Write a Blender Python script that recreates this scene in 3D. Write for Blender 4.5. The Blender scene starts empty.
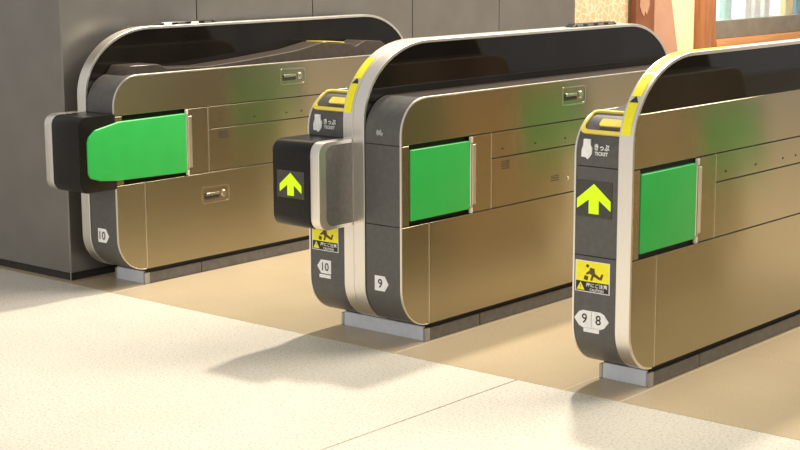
import bpy, bmesh, math, random
from mathutils import Vector, Matrix
random.seed(7)
scene = bpy.context.scene
COL = scene.collection

# ------------------------------------------------------------------ camera
yaw, pit, roll, FPX = 0.7022, -0.1779, -0.0037, 1567.46
cam_d = bpy.data.cameras.new('camera'); cam = bpy.data.objects.new('camera', cam_d); COL.objects.link(cam)
fw = Vector((-math.sin(yaw)*math.cos(pit), math.cos(yaw)*math.cos(pit), math.sin(pit)))
rt = Vector((math.cos(yaw), math.sin(yaw), 0)); up = rt.cross(fw)
r2 = math.cos(roll)*rt + math.sin(roll)*up; u2 = -math.sin(roll)*rt + math.cos(roll)*up
m3 = Matrix((r2, u2, -fw)).transposed()
cam.matrix_world = Matrix.Translation((2.8014, -4.2140, 1.4551)) @ m3.to_4x4()
cam_d.sensor_fit = 'HORIZONTAL'; cam_d.sensor_width = 36.0; cam_d.lens = FPX*36.0/800.0
cam_d.clip_end = 200
scene.camera = cam

# ------------------------------------------------------------------ world and lamps
world = bpy.data.worlds.new('daylight'); scene.world = world; world.use_nodes = True
bg = world.node_tree.nodes['Background']
bg.inputs['Color'].default_value = (1.0, 0.97, 0.93, 1); bg.inputs['Strength'].default_value = 0.46

def area(name, loc, target, size, power, color):
    l = bpy.data.lights.new(name, 'AREA'); l.shape = 'DISK'; l.size = size; l.energy = power; l.color = color
    o = bpy.data.objects.new(name, l); COL.objects.link(o); o.location = loc
    d = Vector(target) - Vector(loc); o.rotation_euler = d.to_track_quat('-Z', 'Y').to_euler()
    return o
area('ceiling_lamp', (-1.85, 2.7, 5.3), (-1.2, -0.4, 0), 0.38, 270, (1.0, 0.90, 0.745))
area('ceiling_lamp', (0.60, 4.6, 6.2), (0.3, -0.4, 0), 3.2, 330, (1.0, 0.90, 0.745))
area('ceiling_lamp', (3.2, 4.6, 6.2), (1.6, -0.8, 0), 3.0, 275, (1.0, 0.90, 0.745))
area('front_fill', (0.5, -10.0, 2.6), (-0.5, 0, 0.8), 5.0, 210, (1.0, 0.98, 0.95))  # soft fill added behind the camera to lift the gate fronts; no entrance modelled
area('shop_fill', (-2.3, 7.2, 3.0), (-3.6, 7.2, 0.8), 0.6, 95, (1.0, 0.90, 0.74))  # unseen fill light added to brighten the shop front

vs = scene.view_settings
vs.view_transform = 'Standard'; vs.look = 'None'; vs.exposure = 0.22; vs.gamma = 1.0; vs.use_curve_mapping = False

# ------------------------------------------------------------------ materials
def mat(name, color, rough=0.5, metal=0.0, spec=0.5, emit=None, estr=0.0, coat=0.0):
    m = bpy.data.materials.new(name); m.use_nodes = True
    b = m.node_tree.nodes['Principled BSDF']
    b.inputs['Base Color'].default_value = (*color, 1); b.inputs['Roughness'].default_value = rough
    b.inputs['Metallic'].default_value = metal; b.inputs['Specular IOR Level'].default_value = spec
    b.inputs['Coat Weight'].default_value = coat
    if emit:
        b.inputs['Emission Color'].default_value = (*emit, 1); b.inputs['Emission Strength'].default_value = estr
    return m
def nodes(m): return m.node_tree.nodes, m.node_tree.links, m.node_tree.nodes['Principled BSDF']
def noise_mix(m, c1, c2, scale=(1, 1, 1), nscale=20, detail=4, lo=0.35, hi=0.65, bump=0.0, rough=None):
    N, L, b = nodes(m)
    tc = N.new('ShaderNodeTexCoord'); mp = N.new('ShaderNodeMapping'); mp.inputs['Scale'].default_value = scale
    no = N.new('ShaderNodeTexNoise'); no.inputs['Scale'].default_value = nscale; no.inputs['Detail'].default_value = detail
    cr = N.new('ShaderNodeValToRGB'); cr.color_ramp.elements[0].position = lo; cr.color_ramp.elements[1].position = hi
    cr.color_ramp.elements[0].color = (*c1, 1); cr.color_ramp.elements[1].color = (*c2, 1)
    L.new(tc.outputs['Object'], mp.inputs['Vector']); L.new(mp.outputs['Vector'], no.inputs['Vector'])
    L.new(no.outputs['Fac'], cr.inputs['Fac']); L.new(cr.outputs['Color'], b.inputs['Base Color'])
    if bump:
        bp = N.new('ShaderNodeBump'); bp.inputs['Strength'].default_value = bump; bp.inputs['Distance'].default_value = 0.001
        L.new(no.outputs['Fac'], bp.inputs['Height']); L.new(bp.outputs['Normal'], b.inputs['Normal'])
    if rough:
        mr = N.new('ShaderNodeMapRange'); mr.inputs['To Min'].default_value = rough[0]; mr.inputs['To Max'].default_value = rough[1]
        L.new(no.outputs['Fac'], mr.inputs['Value']); L.new(mr.outputs['Result'], b.inputs['Roughness'])
    return no
STEEL = mat('brushed_steel', (0.6, 0.55, 0.46), 0.24, 1.0)
stn, stl, stb = nodes(STEEL); stv = stn.new('ShaderNodeCombineXYZ'); stv.inputs['Z'].default_value = 1.0
stl.new(stv.outputs['Vector'], stb.inputs['Tangent']); stb.inputs['Anisotropic'].default_value = 0.94
noise_mix(STEEL, (0.405, 0.36, 0.252), (0.42, 0.374, 0.262), (250, 2, 250), 1.0, 2, 0.3, 0.7, 0.0, (0.195, 0.21))
BAND = mat('band_steel', (0.80, 0.76, 0.68), 0.3, 1.0)
noise_mix(BAND, (0.86, 0.82, 0.75), (0.92, 0.88, 0.82), (60, 2, 2), 6.0, 3, 0.3, 0.7, 0.02, (0.30, 0.38))
DARK = mat('charcoal_plastic', (0.085, 0.082, 0.078), 0.38)
noise_mix(DARK, (0.082, 0.079, 0.074), (0.108, 0.104, 0.098), (1, 1, 1), 45, 6, 0.35, 0.8, 0.04, (0.34, 0.46))
BLACK = mat('black_plastic', (0.009, 0.008, 0.008), 0.3, 0.0, 0.3)
noise_mix(BLACK, (0.007, 0.0065, 0.006), (0.011, 0.010, 0.009), (1, 1, 1), 60, 3)
TOPC = mat('brown_top_cover', (0.10, 0.082, 0.068), 0.3, 0.0, 0.35)
noise_mix(TOPC, (0.062, 0.050, 0.040), (0.078, 0.063, 0.051), (1, 1, 1), 30, 3)
GLASS = mat('smoked_glass', (0.012, 0.010, 0.009), 0.04, 0.0, 0.25)
noise_mix(GLASS, (0.010, 0.008, 0.007), (0.015, 0.012, 0.010), (1, 1, 1), 4, 2)
GREEN = mat('green_foam', (0.012, 0.50, 0.075), 0.42)
noise_mix(GREEN, (0.026, 0.47, 0.080), (0.030, 0.50, 0.088), (1, 1, 1), 12, 3)
YELLOW = mat('yellow_plastic', (0.90, 0.70, 0.06), 0.4)
noise_mix(YELLOW, (0.86, 0.68, 0.10), (0.92, 0.75, 0.13), (1, 1, 1), 30, 3)
STICKY = mat('yellow_vinyl', (0.90, 0.78, 0.01), 0.5)
noise_mix(STICKY, (0.90, 0.80, 0.012), (0.95, 0.87, 0.02), (1, 1, 1), 90, 4)
WHITE = mat('white_vinyl', (0.85, 0.85, 0.83), 0.5)
noise_mix(WHITE, (0.80, 0.80, 0.78), (0.88, 0.88, 0.86), (1, 1, 1), 60, 3)
INK = mat('black_ink', (0.015, 0.014, 0.012), 0.5)
noise_mix(INK, (0.012, 0.011, 0.010), (0.02, 0.018, 0.016), (1, 1, 1), 60, 2)
BROWNINK = mat('brown_ink', (0.10, 0.06, 0.0), 0.5); noise_mix(BROWNINK, (0.08, 0.05, 0.0), (0.12, 0.07, 0.0), (1, 1, 1), 60, 2)
GREYPANEL = mat('grey_inset', (0.20, 0.19, 0.17), 0.4, 0.3)
noise_mix(GREYPANEL, (0.18, 0.17, 0.155), (0.22, 0.21, 0.19), (1, 1, 1), 50, 3)
SCREEN = mat('dim_display', (0.05, 0.05, 0.04), 0.35); noise_mix(SCREEN, (0.045, 0.043, 0.036), (0.06, 0.057, 0.048), (1, 1, 1), 80, 2)
ARROW = mat('lime_led', (0.40, 0.60, 0.0), 0.4, emit=(0.56, 0.78, 0.0), estr=0.6)
LED = mat('pale_led', (0.8, 0.75, 0.65), 0.4, emit=(1, 0.85, 0.6), estr=0.5)
KICKF = mat('plinth_paint_sky_sheen', (0.40, 0.42, 0.44), 0.30); noise_mix(KICKF, (0.56, 0.60, 0.66), (0.60, 0.64, 0.70), (1, 1, 1), 40, 3)  # KICKF: grey paint with a bluish sky reflection put into its colour
KICKS = mat('grey_plinth_rubber', (0.13, 0.12, 0.115), 0.42); noise_mix(KICKS, (0.115, 0.106, 0.1), (0.15, 0.14, 0.132), (1, 1, 1), 40, 4)
KICKT = mat('plinth_corner_metal', (0.42, 0.42, 0.42), 0.35, 0.6); noise_mix(KICKT, (0.38, 0.38, 0.38), (0.46, 0.46, 0.46), (1, 1, 1), 40, 3)
CHROME = mat('latch_metal', (0.78, 0.75, 0.68), 0.2, 1.0); noise_mix(CHROME, (0.74, 0.71, 0.64), (0.82, 0.79, 0.72), (1, 1, 1), 40, 2)
CREAMCAP = mat('cream_cap', (0.75, 0.70, 0.58), 0.4); noise_mix(CREAMCAP, (0.71, 0.66, 0.54), (0.78, 0.73, 0.62), (1, 1, 1), 40, 2)
WALLM = mat('grey_wall_metal', (0.26, 0.235, 0.205), 0.36, 0.7)
noise_mix(WALLM, (0.25, 0.236, 0.215), (0.275, 0.26, 0.237), (1, 1, 1), 6, 3, rough=(0.33, 0.40))
JOINT = mat('dark_joint', (0.03, 0.027, 0.024), 0.8); noise_mix(JOINT, (0.025, 0.022, 0.02), (0.036, 0.032, 0.028), (1, 1, 1), 40, 2)

def stone(name, c1, c2, fleck, rough, nscale, flo, fhi):
    m = mat(name, c1, rough); N, L, b = nodes(m)
    tc = N.new('ShaderNodeTexCoord')
    a = N.new('ShaderNodeTexNoise'); a.inputs['Scale'].default_value = 2.2; a.inputs['Detail'].default_value = 5
    f = N.new('ShaderNodeTexNoise'); f.inputs['Scale'].default_value = nscale; f.inputs['Detail'].default_value = 3
    r1 = N.new('ShaderNodeValToRGB'); r1.color_ramp.elements[0].color = (*c1, 1); r1.color_ramp.elements[1].color = (*c2, 1)
    r1.color_ramp.elements[0].position = 0.35; r1.color_ramp.elements[1].position = 0.65
    r2_ = N.new('ShaderNodeValToRGB'); r2_.color_ramp.elements[0].position = flo; r2_.color_ramp.elements[1].position = fhi
    mx = N.new('ShaderNodeMix'); mx.data_type = 'RGBA'; mx.inputs['B'].default_value = (*fleck, 1)
    L.new(tc.outputs['Object'], a.inputs['Vector']); L.new(tc.outputs['Object'], f.inputs['Vector'])
    L.new(a.outputs['Fac'], r1.inputs['Fac']); L.new(f.outputs['Fac'], r2_.inputs['Fac'])
    L.new(r1.outputs['Color'], mx.inputs['A']); L.new(r2_.outputs['Color'], mx.inputs['Factor'])
    L.new(mx.outputs['Result'], b.inputs['Base Color'])
    return m
GRANITE = stone('pale_granite', (0.68, 0.635, 0.55), (0.73, 0.685, 0.60), (0.40, 0.37, 0.32), 0.5, 110, 0.50, 0.75)
TAN = stone('tan_polished_stone', (0.54, 0.43, 0.285), (0.59, 0.475, 0.32), (0.47, 0.365, 0.235), 0.30, 120, 0.5, 0.75)
GROUT = mat('pale_grout', (0.72, 0.62, 0.45), 0.7); noise_mix(GROUT, (0.68, 0.58, 0.42), (0.75, 0.65, 0.48), (1, 1, 1), 60, 3)
BGROUT = mat('brown_grout', (0.36, 0.25, 0.12), 0.7); noise_mix(BGROUT, (0.32, 0.22, 0.1), (0.4, 0.28, 0.14), (1, 1, 1), 60, 3)

# ------------------------------------------------------------------ mesh helpers
def obj(name, bm, m, parent=None, sharp=32):
    bmesh.ops.recalc_face_normals(bm, faces=bm.faces[:])
    me = bpy.data.meshes.new(name); bm.to_mesh(me); bm.free()
    me.materials.append(m)
    for p in me.polygons: p.use_smooth = True
    me.set_sharp_from_angle(angle=math.radians(sharp))
    o = bpy.data.objects.new(name, me); COL.objects.link(o)
    if parent is not None: o.parent = parent
    return o
def tag(o, label, cat, group=None):
    o['label'] = label; o['category'] = cat
    if group: o['group'] = group
    return o
def struct(o): o['kind'] = 'structure'; return o
def empty(name, loc):
    o = bpy.data.objects.new(name, None); o.location = loc; COL.objects.link(o); o.empty_display_size = 0.1
    return o
def bevel(bm, w, seg=1, ang=25):
    es = [e for e in bm.edges if len(e.link_faces) == 2 and e.calc_face_angle(0) > math.radians(ang)]
    if w > 0: bmesh.ops.bevel(bm, geom=es, offset=w, segments=seg, affect='EDGES', profile=0.6, clamp_overlap=True)
def prism_x(bm, pts, xa, xb, bw=0.0, seg=1):
    """polygon of (y, z) points extruded along x"""
    if xa > xb: xa, xb = xb, xa
    a = [bm.verts.new((xa, y, z)) for y, z in pts]; b = [bm.verts.new((xb, y, z)) for y, z in pts]
    bm.faces.new(a); bm.faces.new(b[::-1]); n = len(pts)
    for i in range(n): bm.faces.new((a[i], a[(i+1) % n], b[(i+1) % n], b[i]))
    if bw: 
        bmesh.ops.recalc_face_normals(bm, faces=bm.faces[:]); bevel(bm, bw, seg)
    return bm
def px_(pts, xa, xb, bw=0.0, seg=1): return prism_x(bmesh.new(), pts, xa, xb, bw, seg)
def prism_y(pts, ya, yb, bw=0.0):
    bm = bmesh.new()
    a = [bm.verts.new((x, ya, z)) for x, z in pts]; b = [bm.verts.new((x, yb, z)) for x, z in pts]
    bm.faces.new(a); bm.faces.new(b[::-1]); n = len(pts)
    for i in range(n): bm.faces.new((a[i], a[(i+1) % n], b[(i+1) % n], b[i]))
    if bw:
        bmesh.ops.recalc_face_normals(bm, faces=bm.faces[:]); bevel(bm, bw)
    return bm
def box(x0, x1, y0, y1, z0, z1, bw=0.0, seg=1):
    return px_([(y0, z0), (y1, z0), (y1, z1), (y0, z1)], x0, x1, bw, seg)
def strip(path, t, xa, xb, bw=0.0):
    """plate of thickness t following an open or closed (y, z) path, inward = left normal"""
    bm = bmesh.new(); n = len(path); rows = []
    for i, (y, z) in enumerate(path):
        p = path[max(i-1, 0)]; q = path[min(i+1, n-1)]
        dy, dz = q[0]-p[0], q[1]-p[1]; l = math.hypot(dy, dz) or 1
        ny, nz = -dz/l, dy/l
        rows.append([bm.verts.new((xa, y, z)), bm.verts.new((xb, y, z)),
                     bm.verts.new((xb, y-ny*t, z-nz*t)), bm.verts.new((xa, y-ny*t, z-nz*t))])
    for i in range(n-1):
        for k in range(4): bm.faces.new((rows[i][k], rows[i][(k+1) % 4], rows[i+1][(k+1) % 4], rows[i+1][k]))
    bm.faces.new(rows[0][::-1]); bm.faces.new(rows[-1])
    if bw:
        bmesh.ops.recalc_face_normals(bm, faces=bm.faces[:]); bevel(bm, bw, 1, 40)
    return bm
def arc(cy, cz, ry, rz, a0, a1, n):
    return [(cy+ry*math.cos(math.radians(a0+(a1-a0)*i/n)), cz+rz*math.sin(math.radians(a0+(a1-a0)*i/n))) for i in range(n+1)]
def outline(y0, y1, z0, z1, ty, tz, r, n=12):
    """closed outline, starts at bottom front and runs up the front, over the top, down the rear"""
    p = arc(y0+r, z0+r, r, r, 270, 180, n) + arc(y0+ty, z1-tz, ty, tz, 180, 90, n)
    p += arc(y1-ty, z1-tz, ty, tz, 90, 0, n) + arc(y1-r, z0+r, r, r, 0, -90, n)
    return p
def clip(poly, ax, v, keep_above):
    out = []; n = len(poly)
    ins = lambda p: (p[ax] >= v) if keep_above else (p[ax] <= v)
    for i in range(n):
        a, b = poly[i], poly[(i+1) % n]
        if ins(a): out.append(a)
        if ins(a) != ins(b):
            t = (v-a[ax])/(b[ax]-a[ax]); out.append((a[0]+t*(b[0]-a[0]), a[1]+t*(b[1]-a[1])))
    res = []
    for p in out:
        if not res or math.hypot(p[0]-res[-1][0], p[1]-res[-1][1]) > 1e-5: res.append(p)
    if len(res) > 1 and math.hypot(res[0][0]-res[-1][0], res[0][1]-res[-1][1]) < 1e-5: res.pop()
    return res
def region(poly, y0, y1, z0, z1):
    for a in ((0, y0, True), (0, y1, False), (1, z0, True), (1, z1, False)): poly = clip(poly, *a)
    return poly
def subpath(path, z0, z1):
    """piece of a rising path between two heights"""
    out = []
    for a, b in zip(path, path[1:]):
        lo, hi = max(z0, a[1]), min(z1, b[1])
        if b[1]-a[1] < 1e-6:
            continue
        if lo < hi:
            for z in (lo, hi):
                t = (z-a[1])/(b[1]-a[1]); p = (a[0]+t*(b[0]-a[0]), z)
                if not out or math.hypot(p[0]-out[-1][0], p[1]-out[-1][1]) > 1e-5: out.append(p)
    return out
def cyl(c, axis, r, h, n=16, bw=0.0):
    bm = bmesh.new()
    bmesh.ops.create_cone(bm, cap_ends=True, segments=n, radius1=r, radius2=r, depth=h)
    R = {'x': Matrix.Rotation(math.pi/2, 4, 'Y'), 'y': Matrix.Rotation(math.pi/2, 4, 'X'), 'z': Matrix.Identity(4)}[axis]
    bmesh.ops.transform(bm, matrix=Matrix.Translation(c) @ R, verts=bm.verts)
    if bw: bevel(bm, bw)
    return bm
def rrect(cx, cy, w, h, r, n=5):
    p = []
    for sx, sy, a in ((1, 1, 0), (-1, 1, 90), (-1, -1, 180), (1, -1, 270)):
        p += arc(cx+sx*(w/2-r), cy+sy*(h/2-r), r, r, a, a+90, n)
    return p
def ring_x(outer, inner, xa, xb):
    """flat ring between two (y, z) loops of equal length, extruded in x"""
    bm = bmesh.new(); n = len(outer); V = []
    for l in (outer, inner):
        for x in (xa, xb): V.append([bm.verts.new((x, y, z)) for y, z in l])
    for i in range(n):
        j = (i+1) % n
        for a, b in ((0, 1), (1, 3), (3, 2), (2, 0)): bm.faces.new((V[a][i], V[a][j], V[b][j], V[b][i]))
    return bm
FONT_CACHE = {}
def text_mesh(s, bold=0.0):
    """outline of letters as a flat mesh in the xy plane, normalised to height 1, centred; returns verts, faces, width"""
    if (s, bold) in FONT_CACHE: return FONT_CACHE[(s, bold)]
    c = bpy.data.curves.new('letters', 'FONT'); c.body = s; c.align_x = 'CENTER'; c.resolution_u = 3; c.offset = bold
    o = bpy.data.objects.new('letters', c); COL.objects.link(o)
    dg = bpy.context.evaluated_depsgraph_get(); dg.update()
    me = bpy.data.meshes.new_from_object(o.evaluated_get(dg))
    vs_ = [v.co.copy() for v in me.vertices]; fs = [tuple(p.vertices) for p in me.polygons]
    bpy.data.objects.remove(o); bpy.data.curves.remove(c); bpy.data.meshes.remove(me)
    x0, x1 = min(v.x for v in vs_), max(v.x for v in vs_); y0, y1 = min(v.y for v in vs_), max(v.y for v in vs_)
    h = y1-y0
    vs_ = [((v.x-(x0+x1)/2)/h, (v.y-(y0+y1)/2)/h) for v in vs_]
    FONT_CACHE[(s, bold)] = (vs_, fs, (x1-x0)/h)
    return FONT_CACHE[(s, bold)]
def text_front(name, s, x, y, z, h, m, parent, width=None, bold=0.0):
    """letters on a plane facing -y, centre at x, z"""
    vs_, fs, w = text_mesh(s, bold); k = (width/w) if width else h
    bm = bmesh.new(); V = [bm.verts.new((x+a*k, y, z+b*h)) for a, b in vs_]
    for f in fs:
        try: bm.faces.new([V[i] for i in f])
        except ValueError: pass
    for f in bm.faces:
        f.normal_update()
        if f.normal.y > 0: f.normal_flip()
    me = bpy.data.meshes.new(name); bm.to_mesh(me); bm.free(); me.materials.append(m)
    o = bpy.data.objects.new(name, me); COL.objects.link(o); o.parent = parent
    return o

# ------------------------------------------------------------------ ticket gates
L = 2.14                         # length of a gate
Z0, ZT, ZF = 0.070, 0.910, 1.100 # underside, body top, fin top
ZM, ZS2, ZS3 = 0.4515, 0.745, 0.6446
YV1, YV2, YK = 0.155, 0.531, 0.4855
G = 0.0016
BODY = outline(0, L, Z0, ZT, 0.13, 0.13, 0.15)
BODY_S = outline(0.0018, L-0.0018, Z0+0.001, ZT-0.0018, 0.128, 0.128, 0.148)
BODY_P = outline(-0.002, L+0.002, Z0, ZT+0.001, 0.13, 0.13, 0.15)      # side sheet, a touch proud of the covers
FIN = outline(-0.006, L+0.006, Z0, ZF, 0.366, 0.28, 0.15, 16)
FIN_I = outline(0.005, L-0.005, Z0+0.011, ZF-0.011, 0.357, 0.271, 0.142, 16)

def mirror(pts): return [(L-y, z) for y, z in pts][::-1]
def side_set(root, X, s, outl, box_flap, handles, thick=0.006, rear_box=False, vents=True):
    """sheet metal, flap and fittings of one passage side; X = outer face, s = +1 faces +x, -1 faces -x"""
    Xi = X - s*thick
    def panel(name, y0, y1, z0, z1, m=STEEL):
        return obj(name, px_(region(outl, y0, y1, z0, z1), Xi, X, 0.0014), m, root)
    up_ = panel('upper_side_panel', -1, L+1, ZS2+G, ZT+.01)
    y2b = L-YV2
    strip_ = panel('access_strip_panel', YV2+G, y2b-G, ZS3+G, ZS2-G)
    mid_ = panel('middle_side_panel', YV2+G, y2b-G, ZM+G, ZS3-G)
    for e in (0, 1):
        f = (lambda y: y) if e == 0 else (lambda y: L-y)
        def rg(a, b): return (min(f(a), f(b)), max(f(a), f(b)))
        a, b = rg(YV1-G, -1); panel('lower_corner_panel', a, b, Z0, ZM-G)
        a, b = rg(-1, 0.043); panel('front_edge_panel', a, b, ZM+G, ZS2-G)
        a, b = rg(0.402, YV2-G); hp = panel('hinge_panel', a, b, ZM+G, ZS2-G)
        a, b = rg(0.04, 0.405)
        obj('flap_recess', box(X-s*0.022, X-s*0.016, a, b, ZM, ZS2), BLACK, root)
        # the green flap
        if (box_flap and e == 0) or (e == 1 and (rear_box or box_flap)):
            fl = [(-0.150, 0.520), (-0.138, 0.499), (-0.085, 0.483), (0.0, 0.474), (0.395, 0.466), (0.395, 0.727), (0.02, 0.723), (-0.108, 0.699), (-0.143, 0.670), (-0.150, 0.650)]
            fl = fl if e == 0 else mirror(fl)
            bm = px_(fl, X-s*0.014, X+s*0.008, 0.007, 3)
        else:
            a, b = rg(0.048, 0.395)
            bm = box(X-s*0.014, X+s*0.004, a, b, 0.469, 0.728, 0.006, 3)
        fo = obj('flap', bm, GREEN, root)
        ya, yb = rg(0.3975, 0.409)
        obj('hinge_rod', cyl((X-s*0.001, (ya+yb)/2, 0.598), 'z', 0.0075, 0.240, 12), BAND, fo)
        for zc in (0.464, 0.731):
            obj('hinge_cap', box(X-s*0.006, X+s*0.0065, ya-0.001, yb+0.001, zc-0.011, zc+0.011, 0.002), CREAMCAP, fo)
        ya, yb = rg(0.412, 0.432)
        obj('hinge_plate', box(X-s*0.002, X+s*0.003, ya, yb, 0.485, 0.712, 0.001), BAND, hp)
    low_ = panel('lower_side_panel', YV1+G, L-YV1-G, Z0, ZM-G)
    for ya, z0_, z1_ in ((YV1, Z0+0.004, ZM-G), (L-YV1, Z0+0.004, ZM-G), (YV2, ZM+G, ZS2-G), (L-YV2, ZM+G, ZS2-G)):
        obj('joint_glint', box(Xi, X+s*0.0004, ya-0.0017, ya+0.0017, z0_, z1_), BAND, root)  # bright strips added in the vertical joints, standing for highlights on panel edges
    for y in (0.600, 0.818, 1.027, 1.130, L-0.818, L-0.600):
        obj('screw', cyl((X, y, 0.677), 'x', 0.0042, 0.002, 10), JOINT, strip_)
    for y0_ in ((0.592, ) if vents else ()):
        for k in range(4):
            obj('vent_slot', box(X-s*0.001, X+s*0.0006, y0_, y0_+0.055, 0.598+0.009*k, 0.6015+0.009*k), JOINT, mid_)
    for k in range(3 if vents else 0):
        obj('vent_slot', box(X-s*0.001, X+s*0.0006, 0.93, 0.985, 0.512+0.009*k, 0.515+0.009*k), JOINT, mid_)
    if vents: obj('lock', cyl((X, 1.05, 0.51), 'x', 0.008, 0.006, 14, 0.001), CHROME, mid_)
    for pn, yc, zc in handles:
        p = {'up': up_, 'low': low_}[pn]
        W_, H_ = 0.168, 0.076
        h = obj('latch_frame', ring_x(rrect(yc, zc, W_, H_, 0.016), rrect(yc, zc, W_-0.010, H_-0.010, 0.012), X-s*0.001, X+s*0.003), CHROME, p)
        obj('latch_slot', px_(rrect(yc-0.022, zc-0.004, 0.088, 0.026, 0.005), X-s*0.001, X+s*0.0015), JOINT, p)
        obj('latch_lever', px_(rrect(yc-0.018, zc+0.004, 0.078, 0.012, 0.004), X, X+s*0.004, 0.001), CHROME, p)
        obj('latch_knob', cyl((X+s*0.002, yc+0.048, zc), 'x', 0.015, 0.008, 16, 0.002), CHROME, p)

def half(root, xf, s, w, slot_front, box_, hood, handles, rear_box=False):
    """one body half of a gate: xf = face of the fin, s = direction of the passage, w = width"""
    X = xf + s*w
    # dark core
    core = outline(0.011, L-0.011, Z0+0.002, ZT-0.011, 0.121, 0.121, 0.141)
    obj('body_core', px_(core, xf, X-s*0.024), JOINT, root)
    rise = arc(0.15, Z0+0.15, 0.15, 0.15, 270, 180, 14) + arc(0.13, ZT-0.13, 0.13, 0.13, 180, 90, 14)
    xa, xb = xf+s*0.001, X-s*0.0066
    zs = [Z0-1, ZM, ZS2, ZT+1]
    for k, nm in enumerate(('lower_front_cover', 'middle_front_cover', 'upper_front_cover')):
        z0_, z1_ = zs[k]+G*.7, zs[k+1]-G*.7
        p = subpath(rise, z0_, z1_)
        obj(nm, strip(p, 0.010, xa, xb, 0.001), DARK, root)
        obj(nm.replace('front', 'rear'), strip(mirror(p), 0.010, xa, xb, 0.001), DARK, root)
    top = [(0.1315+ (L-0.263)*i/8, ZT) for i in range(9)]
    tc_ = obj('top_cover', strip(top, 0.010, xa, xb, 0.001), TOPC, root)
    side_set(root, X, s, BODY_S, box_, handles, 0.006, rear_box)
    loop = outline(-0.0025, L+0.0025, Z0, ZT+0.0025, 0.1325, 0.1325, 0.1525, 14)
    obj('panel_edge_trim', strip(loop, 0.0042, X-s*0.0066, X+s*0.0004, 0.0006), BAND, root)
    if hood:
        ho = obj('top_hood', px_([(y, z) for y, z in hood] + [(hood[-1][0], ZT-0.004), (hood[0][0], ZT-0.004)], xf+s*0.004, xf+s*(w-0.045), 0.003), TOPC, root)
    if slot_front:
        # yellow ticket slot lying on the rounded front shoulder
        def surf(u, phi, h):
            r = 0.13+h; a = math.radians(phi)
            return (xf+s*u, 0.13-r*math.cos(a), ZT-0.13+r*math.sin(a))
        def loft(u0, u1, p0, p1, h0, h1, ru, rp, m, nm, parent, hole=None):
            n = 5
            def loop(du, dp):
                q = []
                for su, sp, a in ((1, 1, 0), (-1, 1, 90), (-1, -1, 180), (1, -1, 270)):
                    uu = ru if su > 0 else 0.002
                    for i in range(n+1):
                        t = math.radians(a+90*i/n)
                        q.append(((u0+u1)/2+su*((u1-u0)/2-uu-du)+uu*math.cos(t), (p0+p1)/2+sp*((p1-p0)/2-rp-dp)+rp*math.sin(t)))
                return q
            bm = bmesh.new(); o_ = loop(0, 0)
            A = [bm.verts.new(surf(u, p, h0)) for u, p in o_]; B = [bm.verts.new(surf(u, p, h1)) for u, p in o_]
            N_ = len(o_)
            for i in range(N_): bm.faces.new((A[i], A[(i+1) % N_], B[(i+1) % N_], B[i]))
            if hole:
                i_ = loop(*hole)
                C_ = [bm.verts.new(surf(u, p, h1)) for u, p in i_]; D = [bm.verts.new(surf(u, p, h0)) for u, p in i_]
                for i in range(N_):
                    j = (i+1) % N_
                    bm.faces.new((B[i], B[j], C_[j], C_[i])); bm.faces.new((C_[i], C_[j], D[j], D[i])); bm.faces.new((D[i], D[j], A[j], A[i]))
            else:
                bm.faces.new(A); bm.faces.new(B)
            return obj(nm, bm, m, parent, 50)
        sl = loft(0.002, w-0.006, 31, 84, -0.002, 0.008, 0.022, 9, YELLOW, 'ticket_slot_frame', root, (0.010, 5.5))
        loft(0.010, w-0.016, 38, 77, 0.0, 0.0015, 0.016, 6, TOPC, 'slot_throat', sl)
        loft(0.008, w*0.60, 45, 58, 0.001, 0.007, 0.004, 4, YELLOW, 'slot_tray', sl)
    if box_ or rear_box:
        bx = [(0.006, 0.437)] + arc(-0.19+0.045, 0.437+0.045, 0.045, 0.045, 270, 180, 8) + arc(-0.19+0.045, 0.757-0.045, 0.045, 0.045, 180, 90, 8) + [(0.006, 0.757)]
        hx = 0.004 if s > 0 else 0.0
        if box_: obj('display_box', px_(bx, xf, X+s*0.001, 0.005, 2), BLACK, root)
        obj('display_box', px_(mirror(bx), xf, X+s*0.004, 0.012, 3), BLACK, root)
    return X

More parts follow.
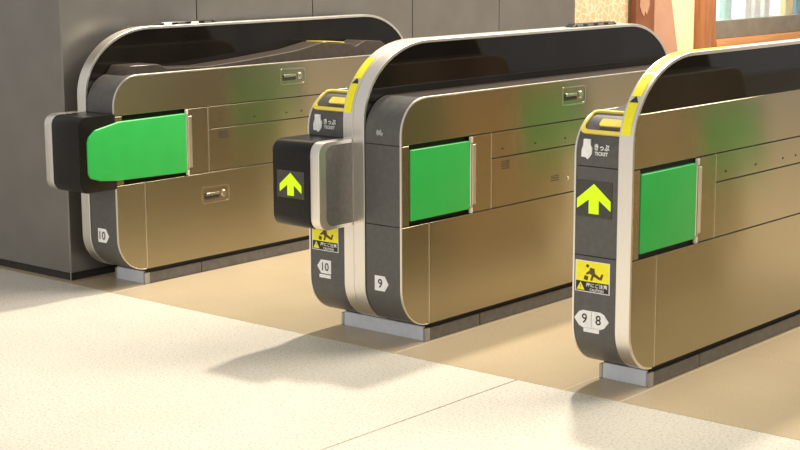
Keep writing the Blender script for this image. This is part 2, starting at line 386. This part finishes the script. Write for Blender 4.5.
def yellow_band_sticker(root, xa, xb, parts):
    path = arc(0.36, ZF-0.28, 0.366, 0.28, 180, 90, 40)
    path = [( -0.006, 0.70)] + path + [(0.36+0.02*i, ZF) for i in range(1, 40)]
    # cumulative length
    acc = [0]
    for a, b in zip(path, path[1:]): acc.append(acc[-1]+math.hypot(b[0]-a[0], b[1]-a[1]))
    def at(t):
        for i in range(len(path)-1):
            if acc[i+1] >= t:
                k = (t-acc[i])/(acc[i+1]-acc[i]); a, b = path[i], path[i+1]
                return (a[0]+k*(b[0]-a[0]), a[1]+k*(b[1]-a[1]))
        return path[-1]
    def off(p, i, d):
        a, b = at(max(i-0.004, 0)), at(i+0.004); l = math.hypot(b[0]-a[0], b[1]-a[1]) or 1
        return (p[0]-(b[1]-a[1])/l*d, p[1]+(b[0]-a[0])/l*d)
    for kind, t0, t1 in parts:
        n = max(2, int((t1-t0)/0.015)); bm = bmesh.new(); rows = []
        d0, d1 = (0.0004, 0.0012) if kind == 'y' else (0.0013, 0.0018)
        for i in range(n+1):
            t = t0+(t1-t0)*i/n; k = i/n
            x0, x1 = (xa, xb) if kind == 'y' else ((xa+xb)/2+(xa-xb)/2*(1-k), (xa+xb)/2-(xa-xb)/2*(1-k))
            if kind == 't': x0, x1 = ((xa+xb)/2+(xa-xb)/2*(0.95*(1-k)+.02), (xa+xb)/2-(xa-xb)/2*(0.95*(1-k)+.02))
            p = at(t); q0, q1 = off(p, t, d0), off(p, t, d1)
            rows.append([bm.verts.new((x0, *q0)), bm.verts.new((x1, *q0)), bm.verts.new((x1, *q1)), bm.verts.new((x0, *q1))])
        for i in range(n):
            for k in range(4): bm.faces.new((rows[i][k], rows[i][(k+1) % 4], rows[i+1][(k+1) % 4], rows[i+1][k]))
        bm.faces.new(rows[0]); bm.faces.new(rows[-1])
        obj('warning_strip' if kind == 'y' else 'caution_triangle', bm, STICKY if kind == 'y' else INK, root)

def fin(root, x0, x1, bands, notch, leds):
    """tall central screen: steel rim with smoked glass on both faces"""
    xs = [x0] + bands + [x1]
    for a, b in zip(xs, xs[1:]):
        obj('fin_band', strip(FIN, 0.012, a+0.0006, b-0.0006, 0.0012), BAND, root)
    obj('fin_core', px_(FIN_I, x0+0.012, x1-0.012), JOINT, root)
    gl = region(FIN_I, -1, L+1, ZT-0.02, 2)
    for xa, xb in ((x0+0.003, x0+0.011), (x1-0.011, x1-0.003)):
        obj('glass_panel', px_(gl, xa, xb, 0.001), GLASS, root)
    xm = (x0+x1)/2
    y0, y1 = notch
    nb = obj('indicator_bar', px_([(y0, ZF-0.001), (y1, ZF-0.001), (y1-0.03, ZF+0.014), (y0+0.03, ZF+0.014)], xm-0.021, xm+0.021, 0.003), BLACK, root)
    for k in range(4):
        yc = y0+0.06+(y1-y0-0.12)*k/3
        obj('indicator_window', box(xm+0.019, xm+0.0225, yc-0.022, yc+0.022, ZF+0.002, ZF+0.011), LED if leds and k in (0, 2) else GREYPANEL, nb)

def plinth(root, x0, x1):
    y0, y1 = YV1, L-YV1
    obj('plinth_core', box(x0+0.01, x1-0.01, y0+0.012, y1-0.012, 0, Z0+0.003), JOINT, root)
    obj('front_kickplate', box(x0+0.012, x1-0.012, y0, y0+0.012, 0, 0.056, 0.002), KICKF, root)
    obj('rear_kickplate', box(x0+0.012, x1-0.012, y1-0.012, y1, 0, 0.056, 0.002), KICKF, root)
    for x, s in ((x0, 1), (x1, -1)):
        for ya, yb in ((y0+0.026, YK-G), (YK+G, L-YK-G), (L-YK+G, y1-0.026)):
            k = obj('side_kickplate', box(x, x+s*0.010, ya, yb, 0, 0.048, 0.0025), KICKS, root)
        for ya, yb in ((y0-0.002, y0+0.026), (y1-0.026, y1+0.002)):
            obj('corner_trim', box(x-s*0.001, x+s*0.013, ya, yb, 0, 0.050, 0.002), KICKT, root)

def plate_front(name, pts, y, m, root, t=0.0010):
    return obj(name, prism_y(pts, y, y-t), m, root)
def arrow_display(root, xc, zc, y, w=0.136, h=0.118):
    sc = plate_front('arrow_display', [(xc-w/2, zc-h/2), (xc+w/2, zc-h/2), (xc+w/2, zc+h/2), (xc-w/2, zc+h/2)], y, SCREEN, root, 0.002)
    k = h/0.118
    a = [(0, .050), (.064, -.002), (.064, -.034), (.019, -.002), (.019, -.048), (-.019, -.048), (-.019, -.002), (-.064, -.034), (-.064, -.002)]
    bm = bmesh.new()
    o = plate_front('arrow', [(xc+p*k, zc+q*k) for p, q in a], y-0.002, ARROW, sc, 0.001)
def warning_label(root, xc, zc, y, w=0.133, h=0.104):
    R = lambda x0, x1, z0, z1: [(xc+x0*w, zc+z0*h), (xc+x1*w, zc+z0*h), (xc+x1*w, zc+z1*h), (xc+x0*w, zc+z1*h)]
    b = plate_front('warning_label', R(-.5, .5, -.5, .5), y, WHITE, root, 0.0008)
    plate_front('yellow_field', R(-.475, .475, -.16, .475), y-.0008, STICKY, b, 0.0005)
    plate_front('caption_bar', R(-.475, .475, -.475, -.16), y-.0008, INK, b, 0.0005)
    P = lambda pts: [(xc+p*w, zc+q*h) for p, q in pts]
    plate_front('caution_triangle', P([(-.45, -.44), (-.22, -.44), (-.335, -.19)]), y-.0013, STICKY, b, 0.0005)
    text_front('exclamation', '!', xc-.335*w, y-.0019, zc-.345*h, .14*h, INK, b)
    # running figure caught by a flap: head, trunk, limbs, bag
    fg = plate_front('pictogram', P([(-.06, .30), (.06, .27), (.08, .12), (.22, .02), (.27, .14), (.32, .12), (.27, -.06), (.20, -.06), (.04, .02), (.0, -.12), (-.06, -.11), (-.02, .05), (-.08, .10), (-.16, .05), (-.19, .10), (-.09, .19)]), y-.0013, BROWNINK, b, 0.0004)
    plate_front('pictogram_head', [(xc-.14*w+.045*w*math.cos(t*math.pi/6), zc+.34*h+.055*h*math.sin(t*math.pi/6)) for t in range(12)], y-.0013, BROWNINK, b, 0.0004)
    plate_front('pictogram_bag', P([(-.25, -.10), (-.14, -.13), (-.11, .0), (-.22, .04)]), y-.0013, BROWNINK, b, 0.0004)
    text_front('caption', '扉にご注意', xc+.13*w, y-.0016, zc-.265*h, .14*h, WHITE, b, width=.62*w, bold=.02)
    text_front('caption', 'CAUTION', xc+.13*w, y-.0016, zc-.41*h, .085*h, WHITE, b, width=.40*w, bold=.02)
def ticket_icon(root, x0, w, y=-0.001):
    """white hand with ticket and lettering on the dark shoulder"""
    z0 = 0.758; k = w/0.168
    pts = [(.036, .075), (.062, .075), (.062, .057), (.068, .047), (.067, .028), (.058, .016), (.051, .010), (.045, .016), (.028, .017), (.029, .040), (.035, .056)]
    def yy(z): return 0 if z < ZT-.13 else 0.13-math.sqrt(max(0, .13**2-(z-(ZT-.13))**2))
    ic = plate_front('ticket_icon', [(x0+a*k, z0+b) for a, b in pts], y+0.004, WHITE, root, 0.0055)
    text_front('lettering', 'きっぷ', x0+.106*k, y-.0010, z0+.052, .021, WHITE, ic, width=.056*k, bold=.03)
    text_front('lettering', 'TICKET', x0+.104*k, y-.0010, z0+.031, .012, WHITE, ic, width=.050*k, bold=.03)
def number_tag(root, xc, zc, y, w, h, s, point, foot=True):
    a, b = w/2, h/2
    if point == 'left': pts = [(-a, 0), (-a*.45, b), (a, b), (a, -b), (-a*.45, -b)]
    elif point == 'right': pts = [(a, 0), (a*.45, -b), (-a, -b), (-a, b), (a*.45, b)]
    else: pts = [(-a, 0), (-a*.72, b*.8), (-a*.5, b), (a*.5, b), (a*.72, b*.8), (a, 0), (a*.72, -b*.8), (a*.5, -b), (-a*.5, -b), (-a*.72, -b*.8)]
    t = plate_front('number_tag', [(xc+p, zc+q) for p, q in pts], y, WHITE, root, 0.0010)
    if point == 'both':
        text_front('numeral', s[0], xc-a*.40, y-.0016, zc+.002, h*.56, INK, t, bold=.01)
        text_front('numeral', s[1], xc+a*.40, y-.0016, zc+.002, h*.56, INK, t, bold=.01)
        plate_front('divider', [(xc-.0006, zc-b*.9), (xc+.0006, zc-b*.9), (xc+.0006, zc+b*.9), (xc-.0006, zc+b*.9)], y-.0010, GREYPANEL, t, 0.0004)
        plate_front('tag_foot', [(xc-a*.45, zc-b-.014), (xc+a*.45, zc-b-.014), (xc+a*.45, zc-b+.001), (xc-a*.45, zc-b+.001)], y, WHITE, t, 0.0010)
    else:
        dx = .10*w*(1 if point == 'left' else -1)
        text_front('numeral', s, xc+dx, y-.0016, zc, h*.60, INK, t, bold=.012)
        if foot: plate_front('tag_foot', [(xc-a*.70, zc-b-.017), (xc+a*.95, zc-b-.017), (xc+a*.95, zc-b-.004), (xc-a*.70, zc-b-.004)], y, WHITE, t, 0.0010)

def silver_nose(root, xa, xb, inner):
    """rounded steel nose of the fin beside a display box; inner = x of the face with the grey inset"""
    pr = [(0.0, 0.437)] + arc(-0.185+0.045, 0.437+0.045, 0.045, 0.045, 270, 180, 8) + arc(-0.185+0.045, 0.757-0.045, 0.045, 0.045, 180, 90, 8) + [(0.0, 0.757)]
    obj('display_box_nose', px_(mirror(pr), xa, xb, 0.003, 2), BAND, root)
    o = obj('display_box_nose', px_(pr, xa, xb, 0.003, 2), BAND, root)
    s = 1 if inner == xb else -1
    ins = [(-0.010, 0.450)] + arc(-0.150+0.035, 0.450+0.035, 0.035, 0.035, 270, 180, 6) + arc(-0.150+0.035, 0.744-0.035, 0.035, 0.035, 180, 90, 6) + [(-0.010, 0.744)]
    obj('inset_panel', px_(ins, inner-s*0.001, inner+s*0.0008), GREYPANEL, o)

HOOD_L = [(0.135, 0.911), (0.215, 0.928), (0.300, 0.944), (0.80, 0.944), (0.95, 0.935), (1.2, 0.913)]
HOOD_R = [(0.105, 0.911), (0.135, 0.946), (0.285, 0.946), (0.34, 0.926), (0.58, 0.918), (0.81, 0.931), (1.15, 0.958), (1.33, 0.987), (1.53, 0.972), (1.57, 0.956), (1.64, 0.982), (1.76, 0.973), (1.86, 0.913)]

def outer_fin_side(root, X, s, handles):
    """passage side mounted straight on the fin (gate with only one body)"""
    FP = outline(0.003, L-0.003, Z0+0.004, ZF, 0.357, 0.271, 0.148)
    side_set(root, X, s, FP, False, handles, vents=False)

# ---- gate with tags 10 / 9 (two bodies)
g2 = tag(empty('ticket_gate', (0, 0, 0)), 'double ticket gate with arrow display box in front, tags 10 and 9', 'ticket gate', 'row of ticket gates')
fin(g2, -1.030, -0.928, [-0.982], (1.364, 1.724), False)
half(g2, -1.030, -1, 0.180, True, True, HOOD_L, [])
half(g2, -0.928, 1, 0.172, False, False, None, [('up', 1.082, 0.846)])
silver_nose(g2, -1.029, -0.983, -0.983)
plinth(g2, -1.192, -0.772)
arrow_display(g2, -1.119, 0.598, -0.190, 0.136, 0.100)
warning_label(g2, -1.130, 0.375, 0.000)
ticket_icon(g2, -1.212, 0.180)
number_tag(g2, -1.137, 0.262, 0.000, 0.070, 0.052, '10', 'left')
number_tag(g2, -0.852, 0.236, 0.000, 0.066, 0.056, '9', 'right', False)
yellow_band_sticker(g2, -1.024, -0.990, [('y', 0.150, 0.268), ('t', 0.262, 0.284), ('y', 0.284, 0.390)])
obj('worn_sticker', prism_y([(-0.874, 0.788), (-0.868, 0.800), (-0.860, 0.792), (-0.852, 0.801), (-0.848, 0.786), (-0.840, 0.789), (-0.846, 0.776), (-0.858, 0.780), (-0.870, 0.777)], 0.003, -0.0008), KICKT, g2)

# ---- gate with tag 9 | 8 (one body, steel side straight on the fin)
def single_gate(dx, label, tags):
    g = tag(empty('ticket_gate', (dx, 0, 0)), label, 'ticket gate', 'row of ticket gates')
    fin(g, 0.148, 0.202, [], (1.364, 1.724), False)
    half(g, 0.148, -1, 0.168, True, False, HOOD_L, [], True)
    outer_fin_side(g, 0.2015, 1, [])
    plinth(g, -0.010, 0.186)
    arrow_display(g, 0.057, 0.640, 0.000)
    warning_label(g, 0.056, 0.383, 0.000)
    ticket_icon(g, -0.022, 0.168)
    if tags: number_tag(g, 0.055, 0.240, 0.000, 0.134, 0.058, tags, 'both')
    yellow_band_sticker(g, 0.156, 0.190, [('y', 0.155, 0.272), ('t', 0.266, 0.290), ('y', 0.290, 0.392), ('y', 0.405, 0.90)])
    return g
g3 = single_gate(0, 'single ticket gate with flat front arrow display and white 9 8 tag', '98')
g4 = single_gate(0.9585, 'ticket gate without a number tag, across the passage from the 9 8 gate', None)

# ---- gate beside the wall, tag 10
g1 = tag(empty('ticket_gate', (0, 0, 0)), 'ticket gate standing against the grey wall, black box with long green flap', 'ticket gate', 'row of ticket gates')
fin(g1, -2.560, -2.505, [], (0.415, 0.776), True)
half(g1, -2.505, 1, 0.177, False, True, HOOD_R, [('up', 1.073, 0.844), ('low', 0.566, 0.348)])
silver_nose(g1, -2.558, -2.506, -2.558)
outer = outline(0.003, L-0.003, Z0+0.004, ZF, 0.357, 0.271, 0.148)
obj('back_panel', px_(region(outer, -1, 3, 0, ZT), -2.5595, -2.554, 0.001), STEEL, g1)
plinth(g1, -2.545, -2.344)
number_tag(g1, -2.424, 0.228, 0.000, 0.072, 0.060, '10', 'right', False)
obj('rear_ticket_slot', ring_x([(1.345, .986), (1.50, .976), (1.50, .981), (1.345, .991)], [(1.365, .985), (1.48, .977), (1.48, .979), (1.365, .988)], -2.495, -2.385), YELLOW, g1)

# ------------------------------------------------------------------ floor
floor = struct(obj('floor', box(-9, 6, -9, 14, -0.12, -0.012), GROUT))
def tile(name, x0, x1, y0, y1, m, g=0.0016):
    g = 0.0026 if m is GRANITE else 0.0022
    return obj(name, box(x0+g, x1-g, y0+g, y1-g, -0.010, 0.0, 0.0006), m, floor)
YB = -0.045
# joints of the dark-grouted pale granite in front of the gates
obj('granite_bed', box(-9, 6, -9, YB-0.001, -0.0119, -0.0025), BGROUT, floor)
obj('tile_bed', box(-9, 4.6, YB+0.001, 10.3, -0.0119, -0.0009), GROUT, floor)
gx = [-7.41, -5.01, -2.61, -0.21, 2.19, 4.59]; gy = [-7.245, -4.845, -2.445, YB]
for i in range(len(gx)-1):
    for j in range(len(gy)-1): tile('granite_slab', gx[i], gx[i+1], gy[j], gy[j+1], GRANITE)
tx = [-9, -6.2, -4.4, -2.60, -2.330, -1.205, -0.757, -0.022, 0.198, 0.936, 1.157, 2.2, 3.4, 4.6]
ty = [YB, 0.742, 1.529, 2.316, 3.9, 5.5, 7.1, 8.7, 10.3]
for i in range(len(tx)-1):
    for j in range(len(ty)-1): tile('floor_tile', tx[i], tx[i+1], ty[j], ty[j+1], TAN)

# ------------------------------------------------------------------ grey wall beside the gates
XW, YW, WP = -2.644, -0.012, 0.7818
wall = struct(obj('wall_left', box(-3.19, XW-0.012, YW+0.012, YW+5*WP-0.01, 0.0, 2.7), JOINT))
for n in range(5):
    obj('wall_panel', box(XW-0.012, XW, YW+n*WP+0.0025, YW+(n+1)*WP-0.0025, 0.036, 2.7, 0.0015), WALLM, wall)
obj('wall_panel', box(-3.19, XW-0.0025, YW-0.0005, YW+0.0115, 0.036, 2.7, 0.0015), WALLM, wall)
obj('wall_panel', box(-3.19, XW-0.0025, YW+5*WP-0.0095, YW+5*WP+0.001, 0.036, 2.7, 0.0015), WALLM, wall)
obj('wall_foot_edge', box(XW-0.004, XW-0.001, YW-0.0005, YW+0.003, 0.0, 0.04), KICKT, wall)
wl2 = struct(obj('wall_recess', box(-6.0, -3.2, 0.10, 0.30, 0.05, 2.7, 0.002), WALLM))
obj('toe_board', box(-6.0, -3.2, 0.16, 0.29, 0.0, 0.05), JOINT, wl2)

# ------------------------------------------------------------------ shop front far behind
XS = -3.6
CREAM = mat('cream_plaster', (0.86, 0.70, 0.42), 0.7); noise_mix(CREAM, (0.84, 0.68, 0.40), (0.88, 0.72, 0.44), (1, 1, 1), 8, 3)
WOOD = mat('brown_wood', (0.36, 0.14, 0.05), 0.4); noise_mix(WOOD, (0.30, 0.11, 0.038), (0.42, 0.17, 0.065), (12, 12, 1.2), 3, 4)
SILL = mat('orange_wood', (0.52, 0.24, 0.09), 0.4); noise_mix(SILL, (0.47, 0.21, 0.075), (0.57, 0.27, 0.105), (12, 1.2, 12), 3, 4)
SALMON = mat('salmon_board', (0.50, 0.22, 0.12), 0.5); noise_mix(SALMON, (0.44, 0.24, 0.155), (0.48, 0.265, 0.175), (1, 1, 1), 6, 3)
DBROWN = mat('dark_brown_board', (0.20, 0.07, 0.03), 0.5); noise_mix(DBROWN, (0.17, 0.06, 0.025), (0.23, 0.08, 0.035), (1, 1, 1), 6, 3)
LEDGE = mat('grey_ledge', (0.19, 0.165, 0.13), 0.6); noise_mix(LEDGE, (0.175, 0.15, 0.12), (0.205, 0.18, 0.142), (1, 1, 1), 8, 3)
CRACK = mat('gold_cracked_panel', (0.85, 0.5, 0.2), 0.6)
N, Lk, b_ = nodes(CRACK)
tc = N.new('ShaderNodeTexCoord'); vo = N.new('ShaderNodeTexVoronoi'); vo.feature = 'DISTANCE_TO_EDGE'; vo.inputs['Scale'].default_value = 17
cr = N.new('ShaderNodeValToRGB'); cr.color_ramp.elements[0].position = 0.03; cr.color_ramp.elements[1].position = 0.12
cr.color_ramp.elements[0].color = (0.80, 0.62, 0.46, 1); cr.color_ramp.elements[1].color = (0.68, 0.43, 0.25, 1)
Lk.new(tc.outputs['Object'], vo.inputs['Vector']); Lk.new(vo.outputs['Distance'], cr.inputs['Fac']); Lk.new(cr.outputs['Color'], b_.inputs['Base Color'])
LIT = mat('lit_display_back', (0.85, 0.9, 0.88), 0.6, emit=(0.93, 1.0, 0.98), estr=0.8)
PANE = mat('clear_pane', (1, 1, 1), 0.02); nodes(PANE)[2].inputs['Transmission Weight'].default_value = 1.0; nodes(PANE)[2].inputs['IOR'].default_value = 1.01

ws = struct(obj('wall_shop', box(XS-0.25, XS, 3.6, 7.03, 0, 2.9), CREAM))
struct(obj('wall_shop_base', box(XS-0.25, XS, 7.03, 12.0, 0, 0.60), CREAM))
obj('patterned_panel', box(XS, XS+0.03, 4.9, 5.99, 0.15, 2.5, 0.004), CRACK, ws)
bb = tag(empty('sign_board', (XS+0.04, 6.27, 0)), 'standing board, dark brown and salmon, with slanted edge, against the cream wall', 'board')
obj('dark_field', box(0, 0.05, -0.27, 0, 0.0, 2.3, 0.004), DBROWN, bb)
obj('salmon_field', px_([(0.002, 0.0), (0.55, 0.0), (0.27, 1.01), (0.17, 1.5), (0.15, 2.3), (0.002, 2.3)], 0, 0.04, 0.004), SALMON, bb)
obj('pale_motif', px_([(-.21, 1.10), (-.22, 0.98), (-.19, 0.93), (-.16, 0.90), (-.14, 0.94), (-.12, 0.91), (-.10, 0.95), (-.08, 0.99), (-.10, 1.10)], 0.05, 0.054), SALMON, bb)
wd = struct(empty('window_1', (XS, 7.03, 0)))
bpy.context.view_layer.update()
def wch(o): o.matrix_parent_inverse = wd.matrix_world.inverted(); return o
wch(obj('window_post', box(XS-0.10, XS+0.05, 7.03, 7.31, 0.0, 2.6, 0.02, 2), WOOD, wd))
wch(obj('window_post', box(XS-0.10, XS+0.05, 10.9, 11.18, 0.0, 2.6, 0.02, 2), WOOD, wd))
wch(obj('window_sill', box(XS-0.05, XS+0.06, 7.31, 10.9, 0.585, 0.665, 0.01, 2), SILL, wd))
wch(obj('window_head', box(XS-0.05, XS+0.05, 7.31, 10.9, 2.3, 2.6, 0.01, 2), WOOD, wd))
wch(obj('ledge_board', box(XS-0.04, XS+0.01, 7.31, 10.9, 0.665, 0.812, 0.004), LEDGE, wd))
wch(obj('window_pane', box(XS-0.012, XS-0.004, 7.31, 10.9, 0.812, 2.3), PANE, wd))
wch(obj('lit_back_panel', box(XS-0.24, XS-0.22, 7.2, 11.0, 0.60, 2.4), LIT, wd))
wch(obj('display_shelf', box(XS-0.22, XS-0.05, 7.2, 11.0, 0.60, 0.81), WHITE, wd))
TEAL = mat('teal_card', (0.25, 0.55, 0.55), 0.5); noise_mix(TEAL, (0.5, 0.72, 0.7), (0.55, 0.78, 0.76), (1, 1, 1), 20, 3)
AMBER = mat('amber_card', (0.7, 0.36, 0.2), 0.5); noise_mix(AMBER, (0.66, 0.33, 0.18), (0.74, 0.4, 0.23), (1, 1, 1), 20, 3)
BLUEG = mat('blue_grey_card', (0.25, 0.42, 0.5), 0.5); noise_mix(BLUEG, (0.22, 0.38, 0.46), (0.28, 0.46, 0.54), (1, 1, 1), 20, 3)
goods = [(7.80, 0.06, 0.5, TEAL, 'teal'), (8.15, 0.05, 0.4, WHITE, 'white'), (8.32, 0.05, 0.42, WHITE, 'white'), (8.50, 0.05, 0.38, WHITE, 'white'),
         (8.92, 0.07, 0.34, CREAM, 'cream'), (9.12, 0.06, 0.36, BLUEG, 'blue grey'), (9.30, 0.07, 0.26, AMBER, 'amber')]
for (y, w, h, m, c), n_ in zip(goods, ('with white band', 'beside the teal box', 'between two white boxes', 'nearest the cream box', 'with white band', 'with white band', 'with white band')):
    e = tag(empty('gift_box', (XS-0.14, y, 0.81)), 'upright %s gift box %s inside the lit shop window' % (c, n_), 'box', 'goods in the shop window')
    obj('carton', box(-0.03, 0.03, -w, w, 0, h, 0.004), m, e)
    obj('paper_band', box(-0.032, 0.032, -w-0.002, w+0.002, h*0.55, h*0.7), WHITE, e)
